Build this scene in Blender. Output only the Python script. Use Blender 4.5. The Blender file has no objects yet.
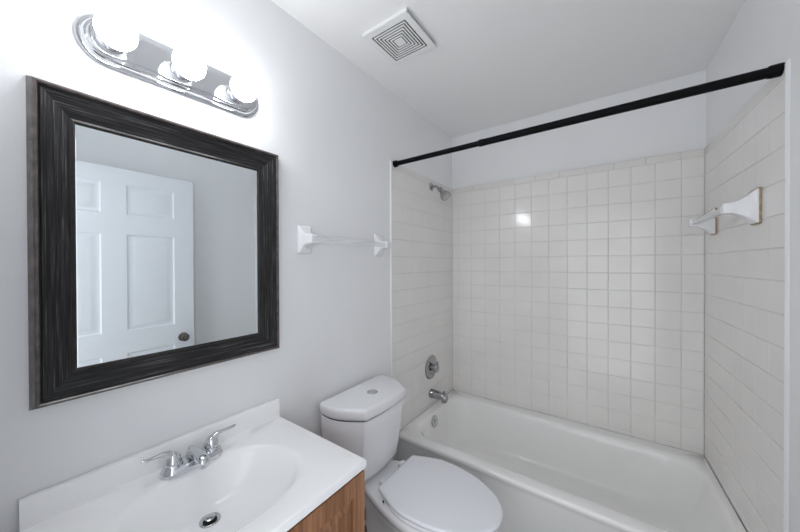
import bpy, bmesh, math, random
from mathutils import Vector, Matrix
random.seed(7)
C = bpy.context.scene
COL = C.collection
PI = math.pi
cos, sin = math.cos, math.sin

# ------------------------------------------------------------------ camera, world, lights, exposure
cam_data = bpy.data.cameras.new('camera')
cam = bpy.data.objects.new('camera', cam_data)
COL.objects.link(cam)
F = Vector((-0.58241, 0.81287, -0.00572)).normalized()
R = Vector((0.81289, 0.58240, -0.00345))
R = (R - F * R.dot(F)).normalized()
U = R.cross(F)
m = Matrix((R, U, -F)).transposed().to_4x4()
m.translation = Vector((1.12475, 0.0, 1.425))
cam.matrix_world = m
cam_data.sensor_width = 36.0
cam_data.lens = 13.586
cam_data.clip_start = 0.01
C.camera = cam

world = bpy.data.worlds.new('doorway_fill')  # even background added as fill light, entering through the doorway
C.world = world
world.use_nodes = True
bg = world.node_tree.nodes['Background']
bg.inputs['Color'].default_value = (0.92, 0.96, 1.0, 1)
bg.inputs['Strength'].default_value = 2.15

BULB = 42.0                       # strength of each globe bulb
C.view_settings.view_transform = 'Standard'
C.view_settings.look = 'None'
C.view_settings.gamma = 1.0
C.view_settings.use_curve_mapping = False
C.view_settings.exposure = 0.06
C.cycles.max_bounces = 14
C.cycles.diffuse_bounces = 8
C.cycles.sample_clamp_indirect = 6.0

# room numbers (metres): mirror wall is x = 0, tub's long wall is y = D
W, D, H = 1.524, 2.3225, 2.483
SL = 0.0464                       # the right wall runs slightly out of square
NEAR = -0.005                     # inner face of the wall with the doorway
TT, TR = 2.057, 0.368             # top of the tile, tub rim


def rw(y):                        # x of the right wall at y
    return W + SL * (D - y)


# ------------------------------------------------------------------ materials
def mat(name, color, rough=0.5, metal=0.0, spec=0.5, coat=0.0, noise=0.0, nscale=8.0, bump=0.0, bscale=60.0):
    mt = bpy.data.materials.new(name)
    mt.use_nodes = True
    nt = mt.node_tree
    b = nt.nodes['Principled BSDF']
    b.inputs['Base Color'].default_value = (*color, 1)
    b.inputs['Roughness'].default_value = rough
    b.inputs['Metallic'].default_value = metal
    b.inputs['Specular IOR Level'].default_value = spec
    b.inputs['Coat Weight'].default_value = coat
    tc = nt.nodes.new('ShaderNodeTexCoord')
    if noise > 0:
        n = nt.nodes.new('ShaderNodeTexNoise')
        n.inputs['Scale'].default_value = nscale
        n.inputs['Detail'].default_value = 4
        nt.links.new(tc.outputs['Object'], n.inputs['Vector'])
        r = nt.nodes.new('ShaderNodeValToRGB')
        r.color_ramp.elements[0].position = 0.3
        r.color_ramp.elements[1].position = 0.7
        r.color_ramp.elements[0].color = (*[c * (1 - noise) for c in color], 1)
        r.color_ramp.elements[1].color = (*[min(1, c * (1 + noise * .5)) for c in color], 1)
        nt.links.new(n.outputs['Fac'], r.inputs['Fac'])
        nt.links.new(r.outputs['Color'], b.inputs['Base Color'])
    if bump > 0:
        n = nt.nodes.new('ShaderNodeTexNoise')
        n.inputs['Scale'].default_value = bscale
        n.inputs['Detail'].default_value = 3
        nt.links.new(tc.outputs['Object'], n.inputs['Vector'])
        bp = nt.nodes.new('ShaderNodeBump')
        bp.inputs['Strength'].default_value = bump
        bp.inputs['Distance'].default_value = 0.002
        nt.links.new(n.outputs['Fac'], bp.inputs['Height'])
        nt.links.new(bp.outputs['Normal'], b.inputs['Normal'])
    return mt


def grain(name, dark, light, stretch, rough=0.4, scale=1.0, spec=0.5, streak=None):
    """wood: noise drawn out along one axis; stretch = scale per axis"""
    mt = bpy.data.materials.new(name)
    mt.use_nodes = True
    nt = mt.node_tree
    b = nt.nodes['Principled BSDF']
    b.inputs['Roughness'].default_value = rough
    b.inputs['Specular IOR Level'].default_value = spec
    tc = nt.nodes.new('ShaderNodeTexCoord')
    mp = nt.nodes.new('ShaderNodeMapping')
    mp.inputs['Scale'].default_value = stretch
    nt.links.new(tc.outputs['Object'], mp.inputs['Vector'])
    n = nt.nodes.new('ShaderNodeTexNoise')
    n.inputs['Scale'].default_value = scale
    n.inputs['Detail'].default_value = 6
    n.inputs['Roughness'].default_value = 0.65
    nt.links.new(mp.outputs['Vector'], n.inputs['Vector'])
    r = nt.nodes.new('ShaderNodeValToRGB')
    r.color_ramp.elements[0].position = 0.40 if streak else 0.38
    r.color_ramp.elements[1].position = 0.57 if streak else 0.66
    r.color_ramp.elements[0].color = (*dark, 1)
    r.color_ramp.elements[1].color = (*light, 1)
    if streak:
        e = r.color_ramp.elements.new(0.68)
        e.color = (*streak, 1)
    nt.links.new(n.outputs['Fac'], r.inputs['Fac'])
    nt.links.new(r.outputs['Color'], b.inputs['Base Color'])
    bp = nt.nodes.new('ShaderNodeBump')
    bp.inputs['Strength'].default_value = 0.25
    bp.inputs['Distance'].default_value = 0.001
    nt.links.new(n.outputs['Fac'], bp.inputs['Height'])
    nt.links.new(bp.outputs['Normal'], b.inputs['Normal'])
    return mt


def floor_mat():
    mt = bpy.data.materials.new('grey_vinyl_tiles')
    mt.use_nodes = True
    nt = mt.node_tree
    b = nt.nodes['Principled BSDF']
    b.inputs['Roughness'].default_value = 0.45
    tc = nt.nodes.new('ShaderNodeTexCoord')
    br = nt.nodes.new('ShaderNodeTexBrick')
    br.offset = 0.0
    br.inputs['Scale'].default_value = 1.0
    br.inputs['Brick Width'].default_value = 0.305
    br.inputs['Row Height'].default_value = 0.305
    br.inputs['Mortar Size'].default_value = 0.003
    br.inputs['Color1'].default_value = (0.20, 0.19, 0.18, 1)
    br.inputs['Color2'].default_value = (0.24, 0.22, 0.21, 1)
    br.inputs['Mortar'].default_value = (0.12, 0.11, 0.10, 1)
    nt.links.new(tc.outputs['Object'], br.inputs['Vector'])
    n = nt.nodes.new('ShaderNodeTexNoise')
    n.inputs['Scale'].default_value = 14
    n.inputs['Detail'].default_value = 6
    nt.links.new(tc.outputs['Object'], n.inputs['Vector'])
    mx = nt.nodes.new('ShaderNodeMix')
    mx.data_type = 'RGBA'
    mx.blend_type = 'OVERLAY'
    mx.inputs['Factor'].default_value = 0.5
    nt.links.new(br.outputs['Color'], mx.inputs['A'])
    nt.links.new(n.outputs['Color'], mx.inputs['B'])
    nt.links.new(mx.outputs['Result'], b.inputs['Base Color'])
    return mt


M = dict(
    wall=mat('white_wall_paint', (0.825, 0.828, 0.84), 0.42, noise=0.015, nscale=3, bump=0.12, bscale=140),
    ceiling=mat('white_ceiling_paint', (0.86, 0.855, 0.85), 0.7, bump=0.12, bscale=120),
    tile=mat('glazed_white_tile', (0.815, 0.795, 0.772), 0.13, noise=0.03, nscale=5),
    grout=mat('grey_grout', (0.69, 0.68, 0.66), 0.8, noise=0.2, nscale=9),
    border=mat('glazed_border_tile', (0.77, 0.755, 0.72), 0.15, noise=0.04, nscale=6),
    trim=mat('white_gloss_trim', (0.86, 0.86, 0.87), 0.25),
    enamel=mat('white_tub_enamel', (0.88, 0.875, 0.86), 0.12, noise=0.01, nscale=4),
    china=mat('white_vitreous_china', (0.80, 0.80, 0.82), 0.08),
    plastic=mat('white_seat_plastic', (0.80, 0.81, 0.85), 0.22),
    marble=mat('cultured_marble', (0.91, 0.91, 0.915), 0.10, noise=0.01, nscale=5),
    ceramic=mat('white_ceramic', (0.82, 0.82, 0.84), 0.10),
    chrome=mat('chrome', (0.66, 0.675, 0.70), 0.05, metal=1.0),
    fitting=mat('darkened_chrome', (0.40, 0.40, 0.41), 0.07, metal=1.0),  # chrome darkened in colour to stand in for dimmer reflections
    satin=mat('satin_chrome', (0.55, 0.55, 0.56), 0.22, metal=1.0),
    nickel=mat('dark_nickel', (0.20, 0.185, 0.17), 0.22, metal=1.0),
    black=mat('black_metal', (0.004, 0.004, 0.005), 0.45, spec=0.10, noise=0.1),
    dark=mat('dark_void', (0.015, 0.015, 0.016), 0.8, noise=0.1),
    gap=mat('gasket_and_gap_shade', (0.05, 0.05, 0.055), 0.7, noise=0.1),  # bowl gasket colour, also the painted shade under the tank lid
    fan=mat('white_fan_plastic', (0.82, 0.82, 0.82), 0.4, noise=0.01),
    door=mat('white_door_paint', (0.78, 0.80, 0.83), 0.35, noise=0.01),
    caulk=mat('stained_caulk', (0.42, 0.31, 0.20), 0.7, noise=0.35, nscale=60),
    oak_v=grain('oak_upright', (0.19, 0.085, 0.040), (0.40, 0.200, 0.105), (60, 60, 3.0), 0.4),
    oak_h=grain('oak_level', (0.19, 0.085, 0.040), (0.40, 0.200, 0.105), (60, 3.0, 60), 0.4),
    frame_v=grain('charred_wood_upright', (0.003, 0.003, 0.004), (0.027, 0.026, 0.027), (300, 300, 6), 0.45, spec=0.30, streak=(0.13, 0.125, 0.125)),
    frame_h=grain('charred_wood_level', (0.003, 0.003, 0.004), (0.027, 0.026, 0.027), (300, 6, 300), 0.45, spec=0.30, streak=(0.13, 0.125, 0.125)),
    bead=mat('bronze_brown_edge', (0.115, 0.096, 0.090), 0.22, noise=0.35, nscale=40),
    lip=mat('black_bronze_lip', (0.028, 0.025, 0.024), 0.42, spec=0.3, noise=0.3, nscale=40),
    floor=floor_mat(),
)

glass = bpy.data.materials.new('mirror_silver')
glass.use_nodes = True
gb = glass.node_tree.nodes['Principled BSDF']
gb.inputs['Base Color'].default_value = (0.86, 0.91, 0.93, 1)
gb.inputs['Metallic'].default_value = 1.0
gb.inputs['Roughness'].default_value = 0.0
M['mirror'] = glass

ac = bpy.data.materials.new('clear_acrylic_bar')
ac.use_nodes = True
ab = ac.node_tree.nodes['Principled BSDF']
ab.inputs['Base Color'].default_value = (0.93, 0.94, 0.95, 1)
ab.inputs['Roughness'].default_value = 0.12
ab.inputs['Transmission Weight'].default_value = 0.55
ab.inputs['IOR'].default_value = 1.3
M['acrylic'] = ac

bu = bpy.data.materials.new('lit_globe')
bu.use_nodes = True
bb = bu.node_tree.nodes['Principled BSDF']
bb.inputs['Base Color'].default_value = (0.9, 0.9, 0.9, 1)
bb.inputs['Emission Color'].default_value = (0.95, 0.97, 1.0, 1)
bb.inputs['Emission Strength'].default_value = BULB
M['bulb'] = bu


# ------------------------------------------------------------------ geometry helpers
class MB:
    """collects shapes; build() links them as ONE mesh object"""
    def __init__(self):
        self.v, self.f, self.m = [], [], []

    def add(self, v, f, mi=0):
        o = len(self.v)
        self.v += [Vector(p) for p in v]
        self.f += [[i + o for i in q] for q in f]
        self.m += [mi] * len(f)
        return self

    def box(self, x0, x1, y0, y1, z0, z1, mi=0):
        v = [(x, y, z) for x in (x0, x1) for y in (y0, y1) for z in (z0, z1)]
        f = [(0, 1, 3, 2), (4, 6, 7, 5), (0, 4, 5, 1), (2, 3, 7, 6), (0, 2, 6, 4), (1, 5, 7, 3)]
        return self.add(v, f, mi)

    def loft(self, rings, cap0=True, cap1=True, mi=0, closed=True):
        n = len(rings[0])
        v = [p for r in rings for p in r]
        f = []
        for k in range(len(rings) - 1):
            for i in range(n if closed else n - 1):
                j = (i + 1) % n
                f.append((k * n + i, k * n + j, (k + 1) * n + j, (k + 1) * n + i))
        if cap0:
            f.append(tuple(range(n))[::-1])
        if cap1:
            f.append(tuple(range((len(rings) - 1) * n, len(rings) * n)))
        return self.add(v, f, mi)

    def lathe(self, prof, origin, axis, n=40, mi=0, cap0=True, cap1=True):
        """prof: (distance along axis, radius)"""
        o, a = Vector(origin), Vector(axis).normalized()
        e = a.orthogonal().normalized()
        g = a.cross(e)
        rings = [[o + a * d + (e * cos(2 * PI * i / n) + g * sin(2 * PI * i / n)) * max(r, 1e-5) for i in range(n)] for d, r in prof]
        return self.loft(rings, cap0, cap1, mi)

    def tube(self, pts, rad, n=14, mi=0, flat=None):
        """swept round bar; flat=(list of height factors) squashes along the second frame axis"""
        P = [Vector(p) for p in pts]
        rad = rad if isinstance(rad, (list, tuple)) else [rad] * len(P)
        rings, e = [], None
        for k, p in enumerate(P):
            t = (P[min(k + 1, len(P) - 1)] - P[max(k - 1, 0)]).normalized()
            if e is None:
                e = t.orthogonal().normalized() if abs(t.z) > 0.9 else t.cross(Vector((0, 0, 1))).normalized()
            e = (e - t * e.dot(t)).normalized()
            g = t.cross(e)
            fl = flat[k] if flat else 1.0
            rings.append([p + e * cos(2 * PI * i / n) * rad[k] + g * sin(2 * PI * i / n) * rad[k] * fl for i in range(n)])
        return self.loft(rings, True, True, mi)

    def build(self, name, material, parent=None, smooth=True, bevel=0.0, seg=2, angle=38, world=True):
        me = bpy.data.meshes.new(name)
        off = Vector(parent.get('org', (0, 0, 0))) if False else ORG.get(parent.name, Vector()) if parent else Vector()
        me.from_pydata([tuple(p - off) for p in self.v], [], self.f)
        mats = material if isinstance(material, list) else [material]
        for x in mats:
            me.materials.append(x)
        for p, mi in zip(me.polygons, self.m):
            p.material_index = mi
        bm = bmesh.new()
        bm.from_mesh(me)
        bmesh.ops.recalc_face_normals(bm, faces=bm.faces)
        if bevel > 0:
            es = [e for e in bm.edges if len(e.link_faces) == 2 and e.calc_face_angle(0) > math.radians(40)]
            bmesh.ops.bevel(bm, geom=es, offset=bevel, segments=seg, profile=0.5, affect='EDGES', clamp_overlap=True)
            bmesh.ops.recalc_face_normals(bm, faces=bm.faces)
        if smooth:
            lim = math.radians(angle)
            for fc in bm.faces:
                fc.smooth = True
            for e in bm.edges:
                if len(e.link_faces) == 2 and e.calc_face_angle(0) > lim:
                    e.smooth = False
        bm.to_mesh(me)
        bm.free()
        o = bpy.data.objects.new(name, me)
        COL.objects.link(o)
        if parent:
            o.parent = parent
            ORG[o.name] = off
        return o


ORG = {}


def tag(o, label=None, cat=None, group=None, kind=None):
    for k, v in (('label', label), ('category', cat), ('group', group), ('kind', kind)):
        if v:
            o[k] = v
    return o


def thing(name, loc, label, cat, group=None):
    o = bpy.data.objects.new(name, None)
    o.empty_display_size = 0.05
    COL.objects.link(o)
    o.location = loc
    ORG[o.name] = Vector(loc)
    return tag(o, label, cat, group)


def struct(mb, name, material, cat='structure', label=None, **kw):
    return tag(mb.build(name, material, **kw), label, cat, kind='structure')


def rrect(x0, x1, y0, y1, r, m=8, k=10):
    """rounded rectangle outline with a fixed point count, so rings match"""
    r = min(r, (x1 - x0) / 2 - 1e-4, (y1 - y0) / 2 - 1e-4)
    cs = [(x1 - r, y1 - r, 0), (x0 + r, y1 - r, PI / 2), (x0 + r, y0 + r, PI), (x1 - r, y0 + r, 1.5 * PI)]
    out = []
    for q, (cx, cy, a) in enumerate(cs):
        arc = [(cx + r * cos(a + PI / 2 * i / m), cy + r * sin(a + PI / 2 * i / m)) for i in range(m + 1)]
        nx, ny, na = cs[(q + 1) % 4]
        nxt = (nx + r * cos(na), ny + r * sin(na))
        out += arc
        for i in range(1, k):
            t = i / k
            out.append((arc[-1][0] * (1 - t) + nxt[0] * t, arc[-1][1] * (1 - t) + nxt[1] * t))
    return out


# ------------------------------------------------------------------ setting: floor, walls, ceiling
struct(MB().box(-0.12, 1.80, -0.115, D + 0.12, -0.06, 0.0), 'floor', M['floor'], 'floor', 'grey vinyl floor seen between vanity and toilet', smooth=False)
struct(MB().box(-0.12, 1.80, -0.115, D + 0.12, H, H + 0.06), 'ceiling', M['ceiling'], 'ceiling', 'white painted ceiling with the fan grille', smooth=False)
struct(MB().box(-0.10, 0.0, -0.115, D + 0.10, 0.0, H), 'wall_left', M['wall'], 'wall', 'white wall carrying mirror and vanity light', smooth=False)
struct(MB().box(-0.0, rw(D), D, D + 0.10, 0.0, H), 'wall_back', M['wall'], 'wall', 'white painted wall above the tile behind the tub', smooth=False)
mb = MB()
y0, y1 = -0.115, D + 0.10
mb.add([(rw(y), y, z) for y in (y0, y1) for z in (0, H)] + [(rw(y) + 0.1, y, z) for y in (y0, y1) for z in (0, H)],
       [(0, 1, 3, 2), (4, 6, 7, 5), (0, 4, 5, 1), (2, 3, 7, 6), (0, 2, 6, 4), (1, 5, 7, 3)])
struct(mb, 'wall_right', M['wall'], 'wall', 'white wall at the foot end of the tub', smooth=False)
DX0, DX1, DH = 0.56, 1.497, 2.05        # doorway the picture is taken from
mb = MB().box(0.0, DX0, NEAR - 0.11, NEAR, 0, H).box(DX1, rw(NEAR), NEAR - 0.11, NEAR, 0, H).box(DX0, DX1, NEAR - 0.11, NEAR, DH, H)
struct(mb, 'wall_near', M['wall'], 'wall', 'white wall around the doorway', smooth=False)
mb = MB().box(DX0, DX0 + 0.018, NEAR - 0.11, NEAR, 0, DH).box(DX1 - 0.004, DX1, NEAR - 0.11, NEAR, 0, DH).box(DX0 + 0.018, DX1 - 0.004, NEAR - 0.11, NEAR, DH - 0.01, DH)
mb.box(DX0 - 0.055, DX0, NEAR, NEAR + 0.010, 0, DH + 0.055).box(DX0, DX1 + 0.055, NEAR, NEAR + 0.010, DH, DH + 0.055)
mb.box(DX1, DX1 + 0.055, NEAR, NEAR + 0.010, 0, DH)
struct(mb, 'trim_1', M['trim'], 'trim', 'white casing around the doorway', smooth=False)
struct(MB().box(0.0, 0.012, 0.715, 1.50, 0, 0.085), 'baseboard_left', M['trim'], 'baseboard', 'white baseboard behind the toilet', bevel=0.003)

# ------------------------------------------------------------------ tile: raised pieces on a grout bed, one mesh per wall
ROW, COLW, G = 0.1077, 0.1137, 0.0009
TT0 = 2.0125                                  # foot of the border strip


def tile_wall(name, mapf, s_edges, gs, label, seams):
    """mapf(s, out, z) -> world; s runs along the wall"""
    mb = MB()
    z_edges = [TT0 - ROW * k for k in range(16)]
    z_edges = [z for z in z_edges if z > TR + 0.02] + [TR + 0.001]
    T0, T1 = 0.0030, 0.0055

    def piece(s0, s1, z0, z1, mi, tilt=0.0007, b=0.0022):
        if s1 - s0 < 0.01:
            return
        w = [random.uniform(-tilt, tilt) * min(1, .35 + gs / G) for _ in range(3)]
        s0, s1, z0, z1 = s0 + gs, s1 - gs, z0 + G, z1 - G
        c = b * gs / G
        low = [(s0, z0), (s1, z0), (s1, z1), (s0, z1)]
        mid = [(s0 + c * .3, z0 + b * .3), (s1 - c * .3, z0 + b * .3), (s1 - c * .3, z1 - b * .3), (s0 + c * .3, z1 - b * .3)]
        top = [(s0 + c, z0 + b), (s1 - c, z0 + b), (s1 - c, z1 - b), (s0 + c, z1 - b)]
        sc, zc = (s0 + s1) / 2, (z0 + z1) / 2
        h = lambda s, z: w[0] * .3 + w[1] * (s - sc) / .1 + w[2] * (z - zc) / .1
        mb.loft([[mapf(s, T0 - 0.0005, z) for s, z in low], [mapf(s, T1 - 0.0009 + h(s, z), z) for s, z in mid], [mapf(s, T1 + h(s, z), z) for s, z in top]],
                False, True, mi)
    a, b = s_edges[0], s_edges[-1]
    mb.add([mapf(s, o, z) for s in (a, b) for o in (0.0004, T0) for z in (TR - 0.01, TT - 0.002)],
           [(0, 1, 3, 2), (4, 6, 7, 5), (0, 4, 5, 1), (2, 3, 7, 6), (0, 2, 6, 4), (1, 5, 7, 3)], 1)
    for i in range(len(s_edges) - 1):
        for j in range(len(z_edges) - 1):
            piece(s_edges[i], s_edges[i + 1], z_edges[j + 1], z_edges[j], 0)
    for i in range(len(seams) - 1):
        piece(seams[i], seams[i + 1], TT0, TT, 2, 0.0003, 0.004)
    return struct(mb, name, [M['tile'], M['grout'], M['border']], 'tile surround', label, smooth=False)


TILE_E = 0.845                               # how far the side tile comes forward of the back wall
ed = [0.0065, 0.060] + [0.060 + COLW * k for k in range(1, 13)] + [W - 0.0065]
sm = [0.0065] + [0.040 + 0.1535 * k for k in range(0, 10)] + [W - 0.0065]
tile_wall('trim_2', lambda s, o, z: (s, D - o, z), ed, G, 'white square tile along the long back wall of the tub', sm)
ed = [0.0005] + [0.085 + 0.1085 * k for k in range(0, 7)] + [TILE_E]
sm = [0.0005] + [0.1 + 0.1535 * k for k in range(0, 5)] + [TILE_E]
tile_wall('trim_3', lambda s, o, z: (o, D - s, z), ed, 0.0002, 'white tile behind the shower head and tub valve', sm)
cA = 1 / math.sqrt(1 + SL * SL)


def rmap(s, o, z):                            # right wall: s towards the camera, o out of the wall
    return (W + (SL * s - o) * cA, D - (s + SL * o) * cA, z)


tile_wall('trim_4', rmap, ed, 0.0002, 'white tile behind the towel bar over the tub foot', sm)
# rounded white edge strips where the side tile stops
for nm, mapf, lb in (('trim_5', lambda s, o, z: (o, D - s, z), 'white edge strip beside toilet where tile stops'), ('trim_6', rmap, 'white edge strip at the near end of right tile')):
    mb = MB()
    prof = [(0, 0.0005), (0, 0.006), (0.002, 0.0085), (0.005, 0.0095), (0.008, 0.0085), (0.0115, 0.0055), (0.0125, 0.0005)]
    mb.loft([[mapf(TILE_E + s, o, z) for s, o in prof] for z in (TR - 0.28 if nm == 'trim_5' else 0.0, TT)])
    struct(mb, nm, M['trim'] if nm == 'trim_5' else M['wall'], 'trim', lb)

# ------------------------------------------------------------------ door seen in the mirror, standing open
door = tag(MB().box(0, 0.1, 0, 0.1, 0, 0.1).build('door_1', M['door']), 'white six panel door standing open, seen in the mirror', 'door', kind='structure')
DXF = 1.455
DY0, DY1, DZ0, DZ1 = 0.062, 0.931, 0.012, 2.038
mb = MB()
pans = [(DY0 + 0.118, DY0 + 0.375), (DY1 - 0.375, DY1 - 0.118)]
zs = [(0.24, 0.86), (1.003, 1.622), (1.75, 1.942)]
ys = sorted([DY0, DY1] + [v for p in pans for v in p])
zz = sorted([DZ0, DZ1] + [v for p in zs for v in p])
for i in range(len(ys) - 1):
    for j in range(len(zz) - 1):
        a, b, c, d = ys[i], ys[i + 1], zz[j], zz[j + 1]
        if (a, b) in pans and (c, d) in zs:
            for side in (0, 1):
                sx = (lambda x: DXF + x) if side == 0 else (lambda x: DXF + 0.035 - x)
                prof = [(0, 0), (0.007, 0.006), (0.014, 0.0075), (0.022, 0.0075), (0.040, 0.002), (0.050, 0.0012)]
                mb.loft([[(sx(h), a + n, c + n), (sx(h), b - n, c + n), (sx(h), b - n, d - n), (sx(h), a + n, d - n)] for n, h in prof], False, True)
        else:
            for x in (DXF, DXF + 0.035):
                mb.add([(x, a, c), (x, b, c), (x, b, d), (x, a, d)], [(0, 1, 2, 3)])
mb.add([(x, y, z) for x in (DXF, DXF + 0.035) for y in (DY0, DY1) for z in (DZ0, DZ1)], [(0, 1, 5, 4), (2, 6, 7, 3), (0, 4, 6, 2), (1, 3, 7, 5)])
tmp = mb.build('door_panel_mesh', M['door'], angle=20)
old = door.data
door.data = tmp.data
bpy.data.objects.remove(tmp)
bpy.data.meshes.remove(old)
ORG[door.name] = Vector()
kn = MB()
for sgn, x in ((-1, DXF), (1, DXF + 0.035)):
    kn.lathe([(0, 0.031), (0.004, 0.031), (0.008, 0.025), (0.010, 0.012), (0.022, 0.011), (0.027, 0.020), (0.034, 0.0265), (0.043, 0.0275), (0.051, 0.023), (0.055, 0.012), (0.056, 0.0)], (x, 0.862, 0.905), (sgn, 0, 0), 32)
kn.build('door_knob', M['nickel'], door)
hg = MB()
for z in (0.25, 1.05, 1.82):
    hg.lathe([(0, 0.006), (0.09, 0.006)], (DXF - 0.005, DY0 - 0.004, z), (0, 0, 1), 12)
hg.build('hinge', M['satin'], door)

# ------------------------------------------------------------------ framed mirror
MY0, MY1, MZ0, MZ1, FW = 0.067, 0.710, 1.083, 1.871, 0.080
IY0, IY1, IZ0, IZ1 = 0.144, 0.622, 1.163, 1.784      # opening of the frame
mr = thing('wall_mirror', (0.0, 0.384, MZ0), 'dark wood framed mirror on the wall above the sink', 'mirror')
prof = [(0.0, 0.008), (0.0, 0.0135), (0.0035, 0.0155), (0.007, 0.0135), (0.009, 0.0125), (0.020, 0.0150), (0.040, 0.0195), (0.054, 0.0235),
        (0.0595, 0.0245), (0.0610, 0.0215), (0.0632, 0.0215), (0.0645, 0.0270), (0.0665, 0.0295), (0.0695, 0.0290), (0.0725, 0.0255), (0.0800, 0.0008), (0.0, 0.0008)]
mi = [3, 4, 4, 4, 0, 0, 0, 0, 3, 3, 2, 2, 2, 2, 2, 3, 3]


def fpt(c, n, x):
    sy, sz = ((-1, -1), (1, -1), (1, 1), (-1, 1))[c]
    n /= FW
    return (x, IY0 + (MY0 - IY0) * n if sy < 0 else IY1 + (MY1 - IY1) * n, IZ0 + (MZ0 - IZ0) * n if sz < 0 else IZ1 + (MZ1 - IZ1) * n)


mb = MB()
N = len(prof)
for c in range(4):
    horiz = c in (0, 2)
    a = [fpt(c, n, x) for n, x in prof]
    b = [fpt((c + 1) % 4, n, x) for n, x in prof]
    for i in range(N):
        j = (i + 1) % N
        k = mi[i]
        mb.add([a[i], b[i], b[j], a[j]], [(0, 1, 2, 3)], (1 if horiz else 0) if k == 0 else k)
fr = mb.build('frame', [M['frame_v'], M['frame_h'], M['bead'], M['dark'], M['lip']], mr, smooth=False)
mb = MB()
iy0, iy1, iz0, iz1 = IY0 - 0.003, IY1 + 0.003, IZ0 - 0.003, IZ1 + 0.003
q = lambda n, x: [(x, iy0 + n, iz0 + n), (x, iy1 - n, iz0 + n), (x, iy1 - n, iz1 - n), (x, iy0 + n, iz1 - n)]
mb.loft([q(0, 0.0030), q(0, 0.0098), q(0.005, 0.0105)], True, True)
mb.build('mirror_glass', M['mirror'], mr, smooth=False)

# ------------------------------------------------------------------ vanity light: chrome bar with three globes
LY, LZ = 0.387, 2.032
vl = thing('vanity_light', (0.0, LY, LZ), 'chrome bar light with three lit globe bulbs above the mirror', 'light fixture')


def stadium(y0, y1, z0, z1, x, n=16, tilt=0.022):
    r = (z1 - z0) / 2
    zc = (z0 + z1) / 2
    pts = [(y1 - r + r * cos(a), zc + r * sin(a)) for a in [-PI / 2 + PI * i / n for i in range(n + 1)]]
    pts += [(y0 + r + r * cos(a), zc + r * sin(a)) for a in [PI / 2 + PI * i / n for i in range(n + 1)]]
    return [(x, LY + (y - LY) * cos(tilt), z + (y - LY) * sin(tilt)) for y, z in pts]


hb, hl = 0.0655, 0.243
mb = MB()
steps = [(0, 0.0008), (0, 0.007), (0.002, 0.0095), (0.006, 0.0105), (0.0085, 0.0105), (0.0100, 0.0130), (0.0120, 0.0190), (0.0150, 0.0225), (0.0190, 0.0225),
         (0.0205, 0.0245), (0.022, 0.0265), (0.025, 0.0275), (0.028, 0.0275)]
mb.loft([stadium(LY - hl + n, LY + hl - n, LZ - hb + n, LZ + hb - n, x) for n, x in steps])
mb.build('backplate', M['chrome'], vl, angle=30)
for y in (0.210, 0.373, 0.536):
    zc = 2.029 + (y - LY) * 0.022
    s = MB().lathe([(0.0270, 0.031), (0.030, 0.0315), (0.033, 0.030), (0.036, 0.024), (0.039, 0.019)], (0, y, zc), (1, 0, 0), 32)
    s.build('socket', M['chrome'], vl)
    b = MB()
    pr = [(0.0375, 0.014), (0.041, 0.016)]
    rr, cx = 0.0425, 0.083
    for i in range(3, 25):
        a = PI - PI * i / 24
        pr.append((cx + rr * cos(a), rr * sin(a)))
    b.lathe(pr, (0, y, zc), (1, 0, 0), 36)
    for i, f in enumerate(b.f):                # unlit collar added by the socket to cut the glow on the wall
        if sum(b.v[q].x for q in f) / len(f) < 0.070:
            b.m[i] = 1
    b.build('bulb', [M['bulb'], M['fan']], vl)

# ------------------------------------------------------------------ exhaust fan grille
fx0, fx1, fy0, fy1 = 0.178, 0.422, 1.033, 1.284
FZ = H - 0.017
fan = thing('exhaust_fan', ((fx0 + fx1) / 2, (fy0 + fy1) / 2, H), 'square white exhaust fan grille with concentric slots on the ceiling', 'vent')
MB().box(fx0 + 0.005, fx1 - 0.005, fy0 + 0.005, fy1 - 0.005, FZ + 0.0026, H - 0.0005).build('slot_shade_block', M['dark'], fan, smooth=False)  # solid dark block painting the shade behind the slots and edge gap
mb = MB()
cx, cy = (fx0 + fx1) / 2, (fy0 + fy1) / 2
hx, hy = (fx1 - fx0) / 2, (fy1 - fy0) / 2


def sq_ring(o, i, z0, z1, b=0.0):
    def r(k, z):
        return [(cx - hx * k, cy - hy * k, z), (cx + hx * k, cy - hy * k, z), (cx + hx * k, cy + hy * k, z), (cx - hx * k, cy + hy * k, z)]
    rings = [r(o, z1), r(o, z0 + b), r(o - b / hx, z0)]
    if i > 0:
        rings += [r(i, z0), r(i, z1), r(o, z1)]
        mb.loft(rings, False, False)
    else:
        mb.loft(rings, True, True)


sq_ring(1.0, 0.765, FZ, FZ + 0.0026, 0.001)
mb.box(fx0, fx1, fy0, fy0 + 0.004, FZ + 0.001, H - 0.0005).box(fx0, fx0 + 0.004, fy0 + 0.004, fy1, FZ + 0.001, H - 0.0005)
mb.box(fx0 + 0.004, fx1, fy1 - 0.004, fy1, FZ + 0.001, H - 0.0005).box(fx1 - 0.004, fx1, fy0 + 0.004, fy1 - 0.004, FZ + 0.001, FZ + 0.007)
k = 0.708
while k > 0.24:
    sq_ring(k, k - 0.054, FZ + 0.0002, FZ + 0.0026)
    k -= 0.107
sq_ring(0.178, 0, FZ + 0.0002, FZ + 0.0026)
mb.build('grille', M['fan'], fan, smooth=False)

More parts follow.
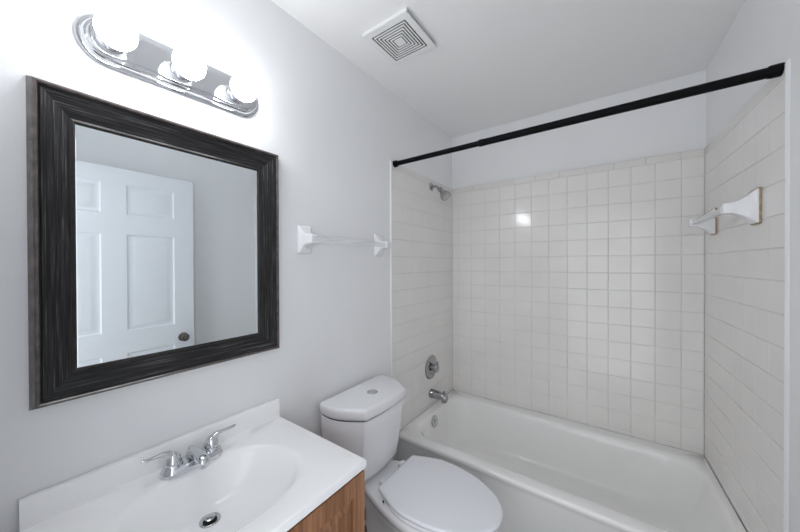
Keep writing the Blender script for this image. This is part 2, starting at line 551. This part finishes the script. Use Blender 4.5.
# ------------------------------------------------------------------ towel bars (ceramic posts, clear bar)
def towel_bar(loc, mapf, s0, s1, z, label, hw, hh, caulk, out=0.07, pr=0.019):
    t = thing('towel_bar', loc, label, 'towel bar', 'ceramic towel bars')
    prof = [(0.001, hw, hh), (0.007, hw, hh), (0.0105, hw * .93, hh * .96), (0.014, hw * .80, hh * .86), (0.019, hw * .70, hh * .66), (0.027, hw * .60, hh * .48),
            (0.037, pr * 1.08, pr * 1.22), (0.047, pr, pr * 1.05), (out + pr * .8, pr, pr), (out + pr, pr * .85, pr * .85)]
    if caulk:                                 # the tiled-in pair has longer, fuller necks
        prof = [(0.001, hw, hh), (0.009, hw, hh), (0.013, hw * .94, hh * .96), (0.018, hw * .84, hh * .86), (0.028, hw * .74, hh * .70), (0.042, hw * .66, hh * .54),
                (0.056, pr * 1.10, pr * 1.32), (0.066, pr, pr * 1.1), (out + pr * .8, pr, pr), (out + pr, pr * .85, pr * .85)]
    for s in (s0, s1):
        mb = MB()
        mb.loft([[mapf(s + a, o, z + b) for a, b in rrect(-w, w, -h, h, min(w, h) * .18, 3, 3)] for o, w, h in prof])
        p = mb.build('post', M['ceramic'], t, angle=50)
        if caulk:
            cb = MB()
            cb.loft([[mapf(s + a, o, z + b) for a, b in rrect(-hw - 0.003, hw + 0.003, -hh - 0.004, hh + 0.004, .008, 3, 3)] for o in (0.0008, 0.0068)])
            cb.build('caulk', M['caulk'], p)['label'] = 'brown stained caulk line'
    mb = MB()
    h = 0.0115
    mb.loft([[mapf(s, out + a, z + b) for a, b in rrect(-h, h, -h, h, .002, 2, 2)] for s in (s0 + pr * .9, s1 - pr * .9)])
    mb.build('bar', M['acrylic'], t, angle=50)
    return t


towel_bar((0, 1.09, 1.535), lambda s, o, z: (o, s, z), 0.838, 1.352, 1.535, 'white towel bar on the painted wall between mirror and shower', 0.037, 0.0625, False, out=0.060)
TIL = 0.0052
towel_bar((rw(1.9), 1.9, 1.634), lambda s, o, z: rmap(s, o + TIL, z), D - 2.155, D - 1.678, 1.634, 'white towel bar on the tiled wall at the foot of the tub', 0.036, 0.062, True, out=0.074)

# ------------------------------------------------------------------ curtain rod
ry, rz = 1.508, 2.047
rx1 = rw(ry)
rod = thing('shower_curtain_rod', (0.55, ry, rz), 'black telescoping shower curtain rod across the tub opening', 'curtain rod')
MB().lathe([(0.012, 0.0140), (0.570, 0.0140)], (0, ry, rz), (1, 0, 0), 24).build('inner_tube', M['black'], rod)
MB().lathe([(0.548, 0.0150), (0.550, 0.0178), (0.572, 0.0178), (0.574, 0.0168), (rx1 - 0.014, 0.0168)], (0, ry, rz), (1, 0, 0), 24).build('outer_tube', M['black'], rod)
MB().lathe([(0.0005, 0.0195), (0.006, 0.0205), (0.022, 0.0200), (0.027, 0.0180), (0.029, 0.0145)], (0, ry, rz), (1, 0, 0), 28).build('end_cap', M['black'], rod)
MB().lathe([(0.0015, 0.0195), (0.007, 0.0205), (0.030, 0.0200), (0.034, 0.0190), (0.036, 0.0170)], (rx1, ry, rz), (-1, 0, 0), 28).build('end_cap', M['black'], rod)

# ------------------------------------------------------------------ bathtub
tub = thing('bathtub', (0.76, 1.92, 0.0), 'white alcove bathtub along the tiled back wall', 'bathtub')
YF = 1.512


def skew(p):
    x, y, z = p
    return (x + max(0.0, x / W) ** 2 * SL * (D - y), y, z)


def tring(x0, x1, y0, y1, r, z):
    return [skew((x, y, z)) for x, y in rrect(x0, x1, y0, y1, r, 10, 14)]


xa, xb, yb = 0.0058, W - 0.0060, D - 0.0058
rings = [tring(xa, xb, YF + 0.018, yb, .004, 0.0005), tring(xa, xb, YF + 0.018, yb, .004, 0.05), tring(xa, xb, YF + 0.014, yb, .004, 0.060),
         tring(xa, xb, YF + 0.012, yb, .004, 0.320), tring(xa, xb, YF + 0.006, yb, .004, 0.334), tring(xa, xb, YF + 0.001, yb, .005, 0.345), tring(xa, xb, YF, yb, .006, 0.356),
         tring(xa + .001, xb - .001, YF + 0.004, yb - .001, .008, 0.364), tring(xa + .003, xb - .003, YF + 0.011, yb - .003, .010, TR),
         tring(xa + .05, xb - .026, YF + 0.062, yb - .072, .12, TR), tring(xa + .056, xb - .032, YF + 0.069, yb - .080, .13, TR - .0015),
         tring(xa + .062, xb - .038, YF + 0.077, yb - .089, .14, TR - .007), tring(xa + .068, xb - .044, YF + 0.084, yb - .096, .145, TR - .018),
         tring(xa + .074, xb - .052, YF + 0.090, yb - .102, .15, TR - .04), tring(xa + .090, xb - .085, YF + 0.104, yb - .116, .155, 0.24),
         tring(xa + .108, xb - .135, YF + 0.116, yb - .130, .16, 0.15), tring(xa + .122, xb - .172, YF + 0.126, yb - .142, .16, 0.105),
         tring(xa + .135, xb - .200, YF + 0.138, yb - .156, .155, 0.084), tring(xa + .155, xb - .235, YF + 0.160, yb - .178, .14, 0.073),
         tring(xa + .20, xb - .30, YF + 0.21, yb - .23, .11, 0.070)]
MB().loft(rings).build('basin', M['enamel'], tub, angle=60)
ov = MB().lathe([(0, 0.040), (0.004, 0.040), (0.008, 0.036), (0.0095, 0.020), (0.0095, 0.0)], (0.0825, 1.862, 0.318), (1, 0, 0.16), 32)
ovo = ov.build('overflow_plate', M['satin'], tub)
lv = MB().lathe([(0, 0.008), (0.006, 0.008), (0.007, 0.006)], (0.0925, 1.862, 0.318), (1, 0, 0.16), 16)
lv.tube([(0.097, 1.862, 0.319), (0.100, 1.862, 0.338)], [0.004, 0.003], 8)
lv.build('trip_lever', M['chrome'], ovo)
MB().lathe([(0, 0.034), (0.003, 0.033), (0.004, 0.022), (0.002, 0.018), (0.002, 0.0)], (0.235, 1.90, 0.0703), (0, 0, 1), 28).build('drain', M['satin'], tub)

# ------------------------------------------------------------------ tub fittings on the left tile
vx, vy, vz = 0.0056, 1.951, 0.662
sv = thing('shower_valve', (vx, vy, vz), 'round chrome shower valve on the tile above the tub spout', 'valve')
MB().lathe([(0, 0.086), (0.003, 0.088), (0.006, 0.086), (0.010, 0.074), (0.014, 0.055), (0.018, 0.034), (0.018, 0.0)], (vx, vy, vz), (1, 0, 0), 48).build('escutcheon', M['fitting'], sv)
kb = MB().lathe([(0.016, 0.020), (0.030, 0.022), (0.034, 0.030), (0.048, 0.032), (0.056, 0.029), (0.062, 0.018), (0.064, 0.0)], (vx, vy, vz), (1, 0, 0), 36)
kb.tube([(vx + 0.052, vy, vz + 0.012), (vx + 0.055, vy, vz + 0.035), (vx + 0.060, vy, vz + 0.048)], [0.009, 0.0075, 0.006], 10)
kb.build('handle', M['fitting'], sv)

sx, sy, sz = 0.0056, 1.950, 0.468
ts = thing('tub_spout', (sx, sy, sz), 'chrome tub spout below the round valve', 'spout')
mb = MB()
pts = [(0.000, 0.0, 0.033), (0.010, 0.0, 0.0340), (0.014, 0.0, 0.0315), (0.050, 0.0, 0.0310), (0.095, -0.003, 0.0295), (0.118, -0.007, 0.0280), (0.130, -0.011, 0.024), (0.1345, -0.014, 0.014)]
mb.loft([[(sx + x, sy + r * cos(2 * PI * i / 32), sz + dz + r * sin(2 * PI * i / 32)) for i in range(32)] for x, dz, r in pts])
mb.build('spout_body', M['fitting'], ts)
MB().lathe([(-0.006, 0.022), (0.024, 0.0205), (0.026, 0.016)], (sx + 0.108, sy, sz - 0.016), (0.12, 0, -1), 24).build('nozzle', M['fitting'], ts)
MB().lathe([(0, 0.005), (0.010, 0.0045), (0.011, 0.008), (0.018, 0.008), (0.020, 0.006)], (sx + 0.110, sy, sz + 0.020), (0, 0, 1), 16).build('diverter_knob', M['fitting'], ts)

hx_, hy_, hz_ = 0.0056, 1.966, 2.000
sh = thing('wall_shower', (hx_, hy_, hz_), 'chrome shower head on a short arm below the curtain rod', 'shower')
MB().lathe([(0, 0.030), (0.003, 0.030), (0.008, 0.024), (0.012, 0.013)], (hx_, hy_, hz_), (1, 0, 0), 32).build('flange', M['fitting'], sh)
arm = [(hx_ + 0.006, hy_, hz_), (hx_ + 0.030, hy_, hz_ + 0.000), (hx_ + 0.046, hy_, hz_ - 0.005), (hx_ + 0.060, hy_, hz_ - 0.015), (hx_ + 0.070, hy_, hz_ - 0.026)]
MB().tube(arm, 0.0105, 16).build('shower_arm', M['fitting'], sh)
ax = Vector((0.66, -0.15, -0.72)).normalized()
o = Vector(arm[-1]) - ax * 0.006
hd = MB().lathe([(-0.004, 0.014), (0.000, 0.0195), (0.016, 0.0200), (0.019, 0.014), (0.026, 0.0125), (0.032, 0.0175), (0.044, 0.0215), (0.060, 0.0310), (0.080, 0.0385), (0.092, 0.0400), (0.098, 0.038), (0.100, 0.032), (0.097, 0.0)], o, ax, 32)
hdo = hd.build('spray_head', M['fitting'], sh)
MB().lathe([(0.0972, 0.029), (0.1005, 0.027), (0.1012, 0.0)], o, ax, 28).build('spray_face', M['satin'], hdo)

# ------------------------------------------------------------------ toilet
TY = 1.120
tl = thing('toilet', (0.40, TY, 0.0), 'white two piece toilet between the vanity and the tub', 'toilet')


def egg(xb, xm, xt, hb, hm, z, n=28, cr=0.03, dy=0.0, pw=1.0):
    """outline: straight back at xb (half width hb), widest hm at xm, round front tip at xt"""
    pts = []
    for i in range(n + 1):
        a = -PI / 2 + PI * i / n
        pts.append((xm + (xt - xm) * abs(cos(a)) ** (2 / 2.04), hm * (1 if sin(a) >= 0 else -1) * abs(sin(a)) ** (2 / 2.04)))
    side = []
    for i in range(1, 11):
        s = i / 10
        x = xm + (xb + cr - xm) * s
        side.append((x, hb + (hm - hb) * max(cos(PI / 2 * s), 0.0) ** pw))
    for i in range(1, 6):
        a = PI / 2 * i / 5
        side.append((xb + cr - cr * sin(a), hb - cr + cr * cos(a)))
    pts += side + [(x, -y) for x, y in side[::-1]]
    return [(x, TY + dy + y, z) for x, y in pts]


bowl = [egg(0.13, 0.34, 0.56, 0.085, 0.105, 0.0005, dy=0.008, pw=1.35),
        egg(0.128, 0.34, 0.565, 0.088, 0.108, 0.02, dy=0.008, pw=1.35),
        egg(0.15, 0.34, 0.555, 0.070, 0.092, 0.05, dy=0.008, pw=1.35),
        egg(0.14, 0.36, 0.57, 0.055, 0.086, 0.14, dy=0.008, pw=1.35),
        egg(0.11, 0.42, 0.61, 0.048, 0.092, 0.22, dy=0.008, pw=1.35),
        egg(0.07, 0.46, 0.66, 0.045, 0.110, 0.280, dy=0.008, pw=1.35),
        egg(0.045, 0.47, 0.710, 0.048, 0.136, 0.330, dy=0.008, pw=1.35),
        egg(0.030, 0.47, 0.748, 0.062, 0.164, 0.368, dy=0.008, pw=1.35),
        egg(0.025, 0.47, 0.760, 0.071, 0.178, 0.390, dy=0.008, pw=1.35),
        egg(0.022, 0.47, 0.763, 0.075, 0.182, 0.407, dy=0.008, pw=1.35),
        egg(0.024, 0.47, 0.761, 0.073, 0.180, 0.415, dy=0.008, pw=1.35),
        egg(0.032, 0.47, 0.753, 0.066, 0.173, 0.4185, dy=0.008, pw=1.35)]
MB().loft(bowl).build('bowl', M['china'], tl, angle=60)
TD = -0.004                                   # tank sits a touch towards the vanity


def dring(x1, hw, z, q=0.68, xs=0.022, bow=0.012, r=0.022):
    """tank plan: flat back, bowed sides, front corners, gently bowed front"""
    xf = x1 - bow
    yf = hw * q
    half = [(xs, hw * 0.965 - 0.012), (xs + 0.003, hw * 0.965 - 0.004), (xs + 0.012, hw * 0.965)]
    for i in range(1, 15):                    # side: bows out, then turns in to the front corner
        t = i / 14
        x = xs + 0.012 + (xf - r * 0.4 - xs - 0.012) * t
        half.append((x, hw * 0.965 + hw * 0.035 * sin(PI * min(1, t * 1.25) ** 1.0) - (hw * 0.965 - yf) * t ** 2.6))
    e = half[-1]
    for i in range(1, 6):
        t = i / 6
        half.append((e[0] + (xf + 0.001 - e[0]) * (1 - (1 - t) ** 2), e[1] - r * 0.9 * t ** 1.6))
    f = half[-1]
    for i in range(1, 9):
        t = i / 8
        half.append((f[0] + (x1 - f[0]) * sin(PI / 2 * t), f[1] * (1 - t)))
    pts = half + [(x, -y) for x, y in half[-2::-1]]
    return [(x, TY + TD + y, z) for x, y in pts]


tk = [dring(0.175, 0.125, 0.4250), dring(0.198, 0.156, 0.4285), dring(0.211, 0.176, 0.441), dring(0.221, 0.196, 0.465), dring(0.231, 0.206, 0.53), dring(0.247, 0.217, 0.67), dring(0.255, 0.221, 0.735), dring(0.253, 0.219, 0.739)]
MB().loft(tk).build('tank', M['china'], tl, angle=75)
MB().loft([dring(0.249, 0.215, 0.7380), dring(0.249, 0.215, 0.7500)]).build('lid_gap_shade', M['gap'], tl)  # dark band added as the shade in the gap under the lid
MB().loft([dring(0.168, 0.112, 0.4180), dring(0.168, 0.112, 0.4252)]).build('bowl_gasket', M['gap'], tl)
ld = [dring(0.260, 0.223, 0.7490), dring(0.264, 0.226, 0.7515), dring(0.266, 0.228, 0.759), dring(0.266, 0.228, 0.783), dring(0.2635, 0.226, 0.791, xs=.024), dring(0.258, 0.221, 0.7965, xs=.028), dring(0.251, 0.214, 0.7985, xs=.034)]
lid = MB().loft(ld).build('tank_lid', M['china'], tl, angle=60)
MB().lathe([(0, 0.026), (0.0025, 0.026), (0.0035, 0.024), (0.002, 0.0225), (0.0035, 0.021), (0.004, 0.0)], (0.152, TY + TD + 0.006, 0.7978), (0, 0, 1), 32).build('flush_button', M['satin'], lid)
SD = 0.026
st = [egg(0.283, 0.46, 0.764, 0.127, 0.188, 0.4205, cr=0.018, dy=SD), egg(0.280, 0.46, 0.768, 0.131, 0.192, 0.423, cr=0.018, dy=SD), egg(0.280, 0.46, 0.769, 0.132, 0.193, 0.432, cr=0.018, dy=SD), egg(0.284, 0.46, 0.765, 0.127, 0.189, 0.4355, cr=0.018, dy=SD)]
MB().loft(st).build('seat', M['plastic'], tl, angle=60)
sl = [egg(0.287, 0.46, 0.762, 0.134, 0.182, 0.4355, cr=0.018, dy=SD), egg(0.280, 0.46, 0.771, 0.141, 0.191, 0.4385, cr=0.018, dy=SD), egg(0.278, 0.46, 0.773, 0.144, 0.193, 0.446, cr=0.018, dy=SD), egg(0.279, 0.46, 0.772, 0.143, 0.192, 0.451, cr=0.018, dy=SD), egg(0.283, 0.46, 0.768, 0.139, 0.188, 0.4545, cr=0.018, dy=SD), egg(0.290, 0.46, 0.761, 0.132, 0.181, 0.4560, cr=0.018, dy=SD)]
MB().loft(sl).build('seat_lid', M['plastic'], tl, angle=60)
for s in (-1, 1):
    MB().loft([[(x, y, z) for x, y in rrect(0.246, 0.292, TY + SD + s * 0.072 - 0.020, TY + SD + s * 0.072 + 0.020, .008, 4, 2)] for z in (0.4185, 0.437, 0.441)]).build('hinge', M['plastic'], tl, bevel=0.002)
    bo = MB().lathe([(0, 0.006), (0.003, 0.005)], (0.330, TY + SD + s * 0.1610, 0.4275), (-0.45, s, 0), 12)
    bo.build('bumper_screw', M['dark'], tl)

# ------------------------------------------------------------------ vanity cabinet, top, faucet
VY0, VY1, VX, VT = 0.050, 0.705, 0.487, 0.815
vc = thing('vanity_cabinet', (0.23, 0.38, 0.0), 'brown oak vanity cabinet under the white sink top', 'cabinet')
cy0, cy1, cxf, ct = 0.060, 0.700, 0.449, VT - 0.0265
mb = MB().box(0.001, cxf, cy0, cy0 + 0.015, 0.09, ct).box(0.001, cxf, cy1 - 0.015, cy1, 0.09, ct).box(0.001, cxf, cy0 + 0.015, cy1 - 0.015, 0.09, 0.105)
mb.box(0.001, 0.010, cy0 + 0.015, cy1 - 0.015, 0.105, ct).box(0.001, cxf - 0.06, cy0 + 0.01, cy1 - 0.01, 0.0005, 0.09)
mb.build('carcass', M['oak_v'], vc, smooth=False)
mb = MB()
for a, b in ((cy0, cy0 + 0.040), (cy1 - 0.040, cy1), (0.365, 0.395)):
    mb.box(cxf, cxf + 0.019, a, b, 0.09, ct, 0)
for a, b in ((0.09, 0.13), (ct - 0.040, ct)):
    for c, d in ((cy0 + 0.04, 0.365), (0.395, cy1 - 0.04)):
        mb.box(cxf, cxf + 0.019, c, d, a, b, 1)
mb.build('face_frame', [M['oak_v'], M['oak_h']], vc, smooth=False)
for a, b, hs in ((cy0 + 0.003, 0.3765, -1), (0.3795, cy1 - 0.003, 1)):
    z0, z1 = 0.100, ct - 0.006
    mb = MB()
    x0 = cxf + 0.0195
    w = 0.046
    mb.box(x0, x0 + 0.018, a, a + w, z0, z1, 0).box(x0, x0 + 0.018, b - w, b, z0, z1, 0)
    mb.box(x0, x0 + 0.018, a + w, b - w, z0, z0 + w, 0).box(x0, x0 + 0.018, a + w, b - w, z1 - w - 0.012, z1, 0)
    pr = [(0, 0.002), (0, 0.008), (0.006, 0.008), (0.028, 0.015), (0.032, 0.0155)]
    mb.loft([[(x0 + h, a + w + n, z0 + w + n), (x0 + h, b - w - n, z0 + w + n), (x0 + h, b - w - n, z1 - w - 0.012 - n), (x0 + h, a + w + n, z1 - w - 0.012 - n)] for n, h in pr], True, True, 0)
    d = mb.build('door', [M['oak_v'], M['oak_h']], vc, smooth=False)
    ky = b - 0.028 if hs < 0 else a + 0.028
    MB().lathe([(0, 0.008), (0.010, 0.006), (0.016, 0.013), (0.022, 0.015), (0.026, 0.010), (0.027, 0)], (x0 + 0.018, ky, z1 - 0.09), (1, 0, 0), 20).build('knob', M['nickel'], d)
    hy = a if hs < 0 else b
    for z in (z0 + 0.07, z1 - 0.165):
        MB().lathe([(0, 0.0040), (0.003, 0.0065), (0.034, 0.0065), (0.037, 0.0040)], (x0 + 0.008, hy + hs * 0.008, z), (0, 0, 1), 12).build('hinge', M['nickel'], d)

vt = thing('sink_top', (0.24, 0.38, VT), 'white one piece sink top with oval basin on the oak cabinet', 'sink')
mb = MB()
BX, BY, BA, BB = 0.252, 0.379, 0.160, 0.214      # oval basin
dx_, dy_ = 0.192, 0.376                            # drain
Nn = 72
x0, x1, y0, y1 = 0.001, VX, VY0, VY1


def rect_pt(a, inset=0.0):
    """point of the slab outline in direction a from the basin centre"""
    c, s = cos(a), sin(a)
    t = 1e9
    if c > 1e-9: t = min(t, (x1 - inset - BX) / c)
    if c < -1e-9: t = min(t, (x0 - BX) / c)
    if s > 1e-9: t = min(t, (y1 - inset - BY) / s)
    if s < -1e-9: t = min(t, (y0 + inset - BY) / s)
    return BX + c * t, BY + s * t


angs = [2 * PI * i / Nn for i in range(Nn)]
for cxn, cyn in ((x0, y0), (x0, y1), (x1, y0), (x1, y1)):     # put a ray on every corner
    a = math.atan2(cyn - BY, cxn - BX) % (2 * PI)
    i = min(range(Nn), key=lambda q: abs(angs[q] - a))
    angs[i] = a
def ell(a, k):
    c, s = cos(a), sin(a)
    r = (abs(c / BA) ** 2.3 + abs(s / BB) ** 2.3) ** (-1 / 2.3)
    return BX + c * r * k, BY + s * r * k


def bowl_ring(k, dz, grow=0.0):
    row = []
    t = max(0.0, min(1.0, (1.0 - k) / 0.88))
    e = t * t * (3 - 2 * t)
    for a in angs:
        x, y = ell(a, k)
        if k <= 0.121:
            x, y = BX + 0.0225 * cos(a), BY + 0.0225 * sin(a)
        x, y = x + grow * cos(a), y + grow * sin(a)
        if k > 1.0:                               # keep the soft outer lip inside the slab
            rx, ry2 = rect_pt(a, 0.008)
            if (x - BX) ** 2 + (y - BY) ** 2 > (rx - BX) ** 2 + (ry2 - BY) ** 2:
                x, y = rx, ry2
        row.append((x + (dx_ - BX) * e, y + (dy_ - BY) * e, VT + dz))
    return row


curve = ((1.09, 0.0), (1.055, -0.0005), (1.03, -0.0018), (1.0, -0.0048), (0.975, -0.0100), (0.95, -0.0175), (0.915, -0.0290), (0.87, -0.0425), (0.81, -0.0570), (0.73, -0.0720), (0.64, -0.0850),
         (0.53, -0.0955), (0.41, -0.1030), (0.30, -0.1075), (0.20, -0.1105), (0.12, -0.112))
rings = [bowl_ring(k, dz - 0.010, 0.008) for k, dz in curve[:5:-1]]     # underside of the bowl
rings.append([(p[0], p[1], VT - 0.026) for p in bowl_ring(1.0, 0, 0.006)])
rings.append([(*rect_pt(a), VT - 0.026) for a in angs])
rings.append([(*rect_pt(a), VT - 0.0045) for a in angs])
rings.append([(*rect_pt(a, 0.0015), VT - 0.0012) for a in angs])
rings.append([(*rect_pt(a, 0.0050), VT) for a in angs])
rings += [bowl_ring(k, dz) for k, dz in curve]
mb.loft(rings, True, True)
vto = mb.build('basin_slab', M['marble'], vt, angle=50)
mb = MB()
bp = [(0.001, VT), (0.022, VT), (0.0202, VT + 0.002), (0.0195, VT + 0.006), (0.0190, VT + 0.062), (0.0165, VT + 0.067), (0.011, VT + 0.069), (0.001, VT + 0.069)]
mb.loft([[(x, y, z) for x, z in bp] for y in (VY0, VY1 - 0.001)])
mb.build('backsplash', M['marble'], vt, angle=35)
ring = MB().lathe([(0, 0.0265), (0.003, 0.0260), (0.004, 0.023), (0.0015, 0.0185), (-0.002, 0.0180)], (dx_, dy_, VT - 0.1122), (0, 0, 1), 32, cap1=False)
ringo = ring.build('drain_ring', M['satin'], vt)
MB().lathe([(-0.001, 0.0179), (0.0003, 0.0179)], (dx_, dy_, VT - 0.1122), (0, 0, 1), 28).build('drain_hole', M['dark'], ringo)
MB().lathe([(0, 0.005), (0.003, 0.006), (0.005, 0.0128), (0.0085, 0.0135), (0.010, 0.010), (0.0105, 0.0)], (dx_ - 0.003, dy_, VT - 0.1122), (0.10, 0.05, 1), 28).build('stopper', M['satin'], ringo)

fxc, fyc = 0.068, 0.380
fc = thing('faucet', (fxc, fyc, VT), 'chrome two lever faucet at the back of the sink basin', 'faucet')


def oblong(hl_, hw_, z):
    pts = []
    for i in range(17):
        a = -PI / 2 + PI * i / 16
        pts.append((hw_ * sin(a), hl_ - hw_ + hw_ * cos(a)))
    for i in range(17):
        a = PI / 2 + PI * i / 16
        pts.append((hw_ * sin(a), -hl_ + hw_ + hw_ * cos(a)))
    return [(fxc + x, fyc + y, z) for x, y in pts]


MB().loft([oblong(0.0835, 0.0310, VT + 0.0002), oblong(0.0835, 0.0310, VT + 0.004), oblong(0.0800, 0.0275, VT + 0.017), oblong(0.0770, 0.0245, VT + 0.0215), oblong(0.072, 0.019, VT + 0.0230)]).build('base_plate', M['chrome'], fc)
for s in (-1, 1):
    y = fyc + s * 0.0515
    hb_ = MB().lathe([(0.012, 0.0270), (0.020, 0.0258), (0.028, 0.0232), (0.0295, 0.0205), (0.0315, 0.0205), (0.0325, 0.0215), (0.036, 0.0210), (0.044, 0.0185), (0.052, 0.0160), (0.058, 0.0120), (0.061, 0.007), (0.0625, 0)], (fxc, y, VT), (0, 0, 1), 32)
    ho = hb_.build('handle', M['chrome'], fc)
    r0 = VT + 0.0505
    pth = [(0, -0.004, -0.012), (0, 0.004, 0.002), (0, 0.014, 0.012), (0, 0.024, 0.016), (0.001, 0.036, 0.0175), (0.002, 0.049, 0.0180), (0.003, 0.061, 0.0190), (0.003, 0.070, 0.0215), (0.003, 0.074, 0.0230)]
    rad = [0.0125, 0.0120, 0.0105, 0.0085, 0.0072, 0.0068, 0.0074, 0.0070, 0.0035]
    fl = [1, 1, .9, .8, .7, .6, .55, .5, .5]
    lift = 1.0 if s < 0 else 0.72
    MB().tube([(fxc + x, y + s * q_, r0 + z * lift) for x, q_, z in pth], rad, 16, flat=fl).build('lever', M['chrome'], ho)
mb = MB()
sp = [(-0.020, 0.016, 0.012, 0.008), (-0.016, 0.026, 0.0150, 0.015), (0.000, 0.034, 0.0165, 0.0185), (0.022, 0.039, 0.0165, 0.0165), (0.045, 0.041, 0.0165, 0.0145), (0.066, 0.040, 0.0165, 0.0138), (0.080, 0.037, 0.0158, 0.0130), (0.087, 0.034, 0.0130, 0.0105), (0.090, 0.032, 0.006, 0.005)]
mb.loft([[(fxc + x, fyc + a * cos(2 * PI * i / 28), VT + z + b * sin(2 * PI * i / 28)) for i in range(28)] for x, z, a, b in sp])
mb.lathe([(0, 0.012), (0.014, 0.0115), (0.016, 0.009)], (fxc + 0.072, fyc, VT + 0.031), (0.15, 0, -1), 24)
mb.build('spout', M['chrome'], fc)
MB().lathe([(0, 0.0030), (0.030, 0.0030), (0.032, 0.0065), (0.038, 0.0075), (0.044, 0.0055), (0.0455, 0)], (fxc - 0.018, fyc, VT + 0.004), (0, 0, 1), 16).build('lift_rod', M['chrome'], fc)
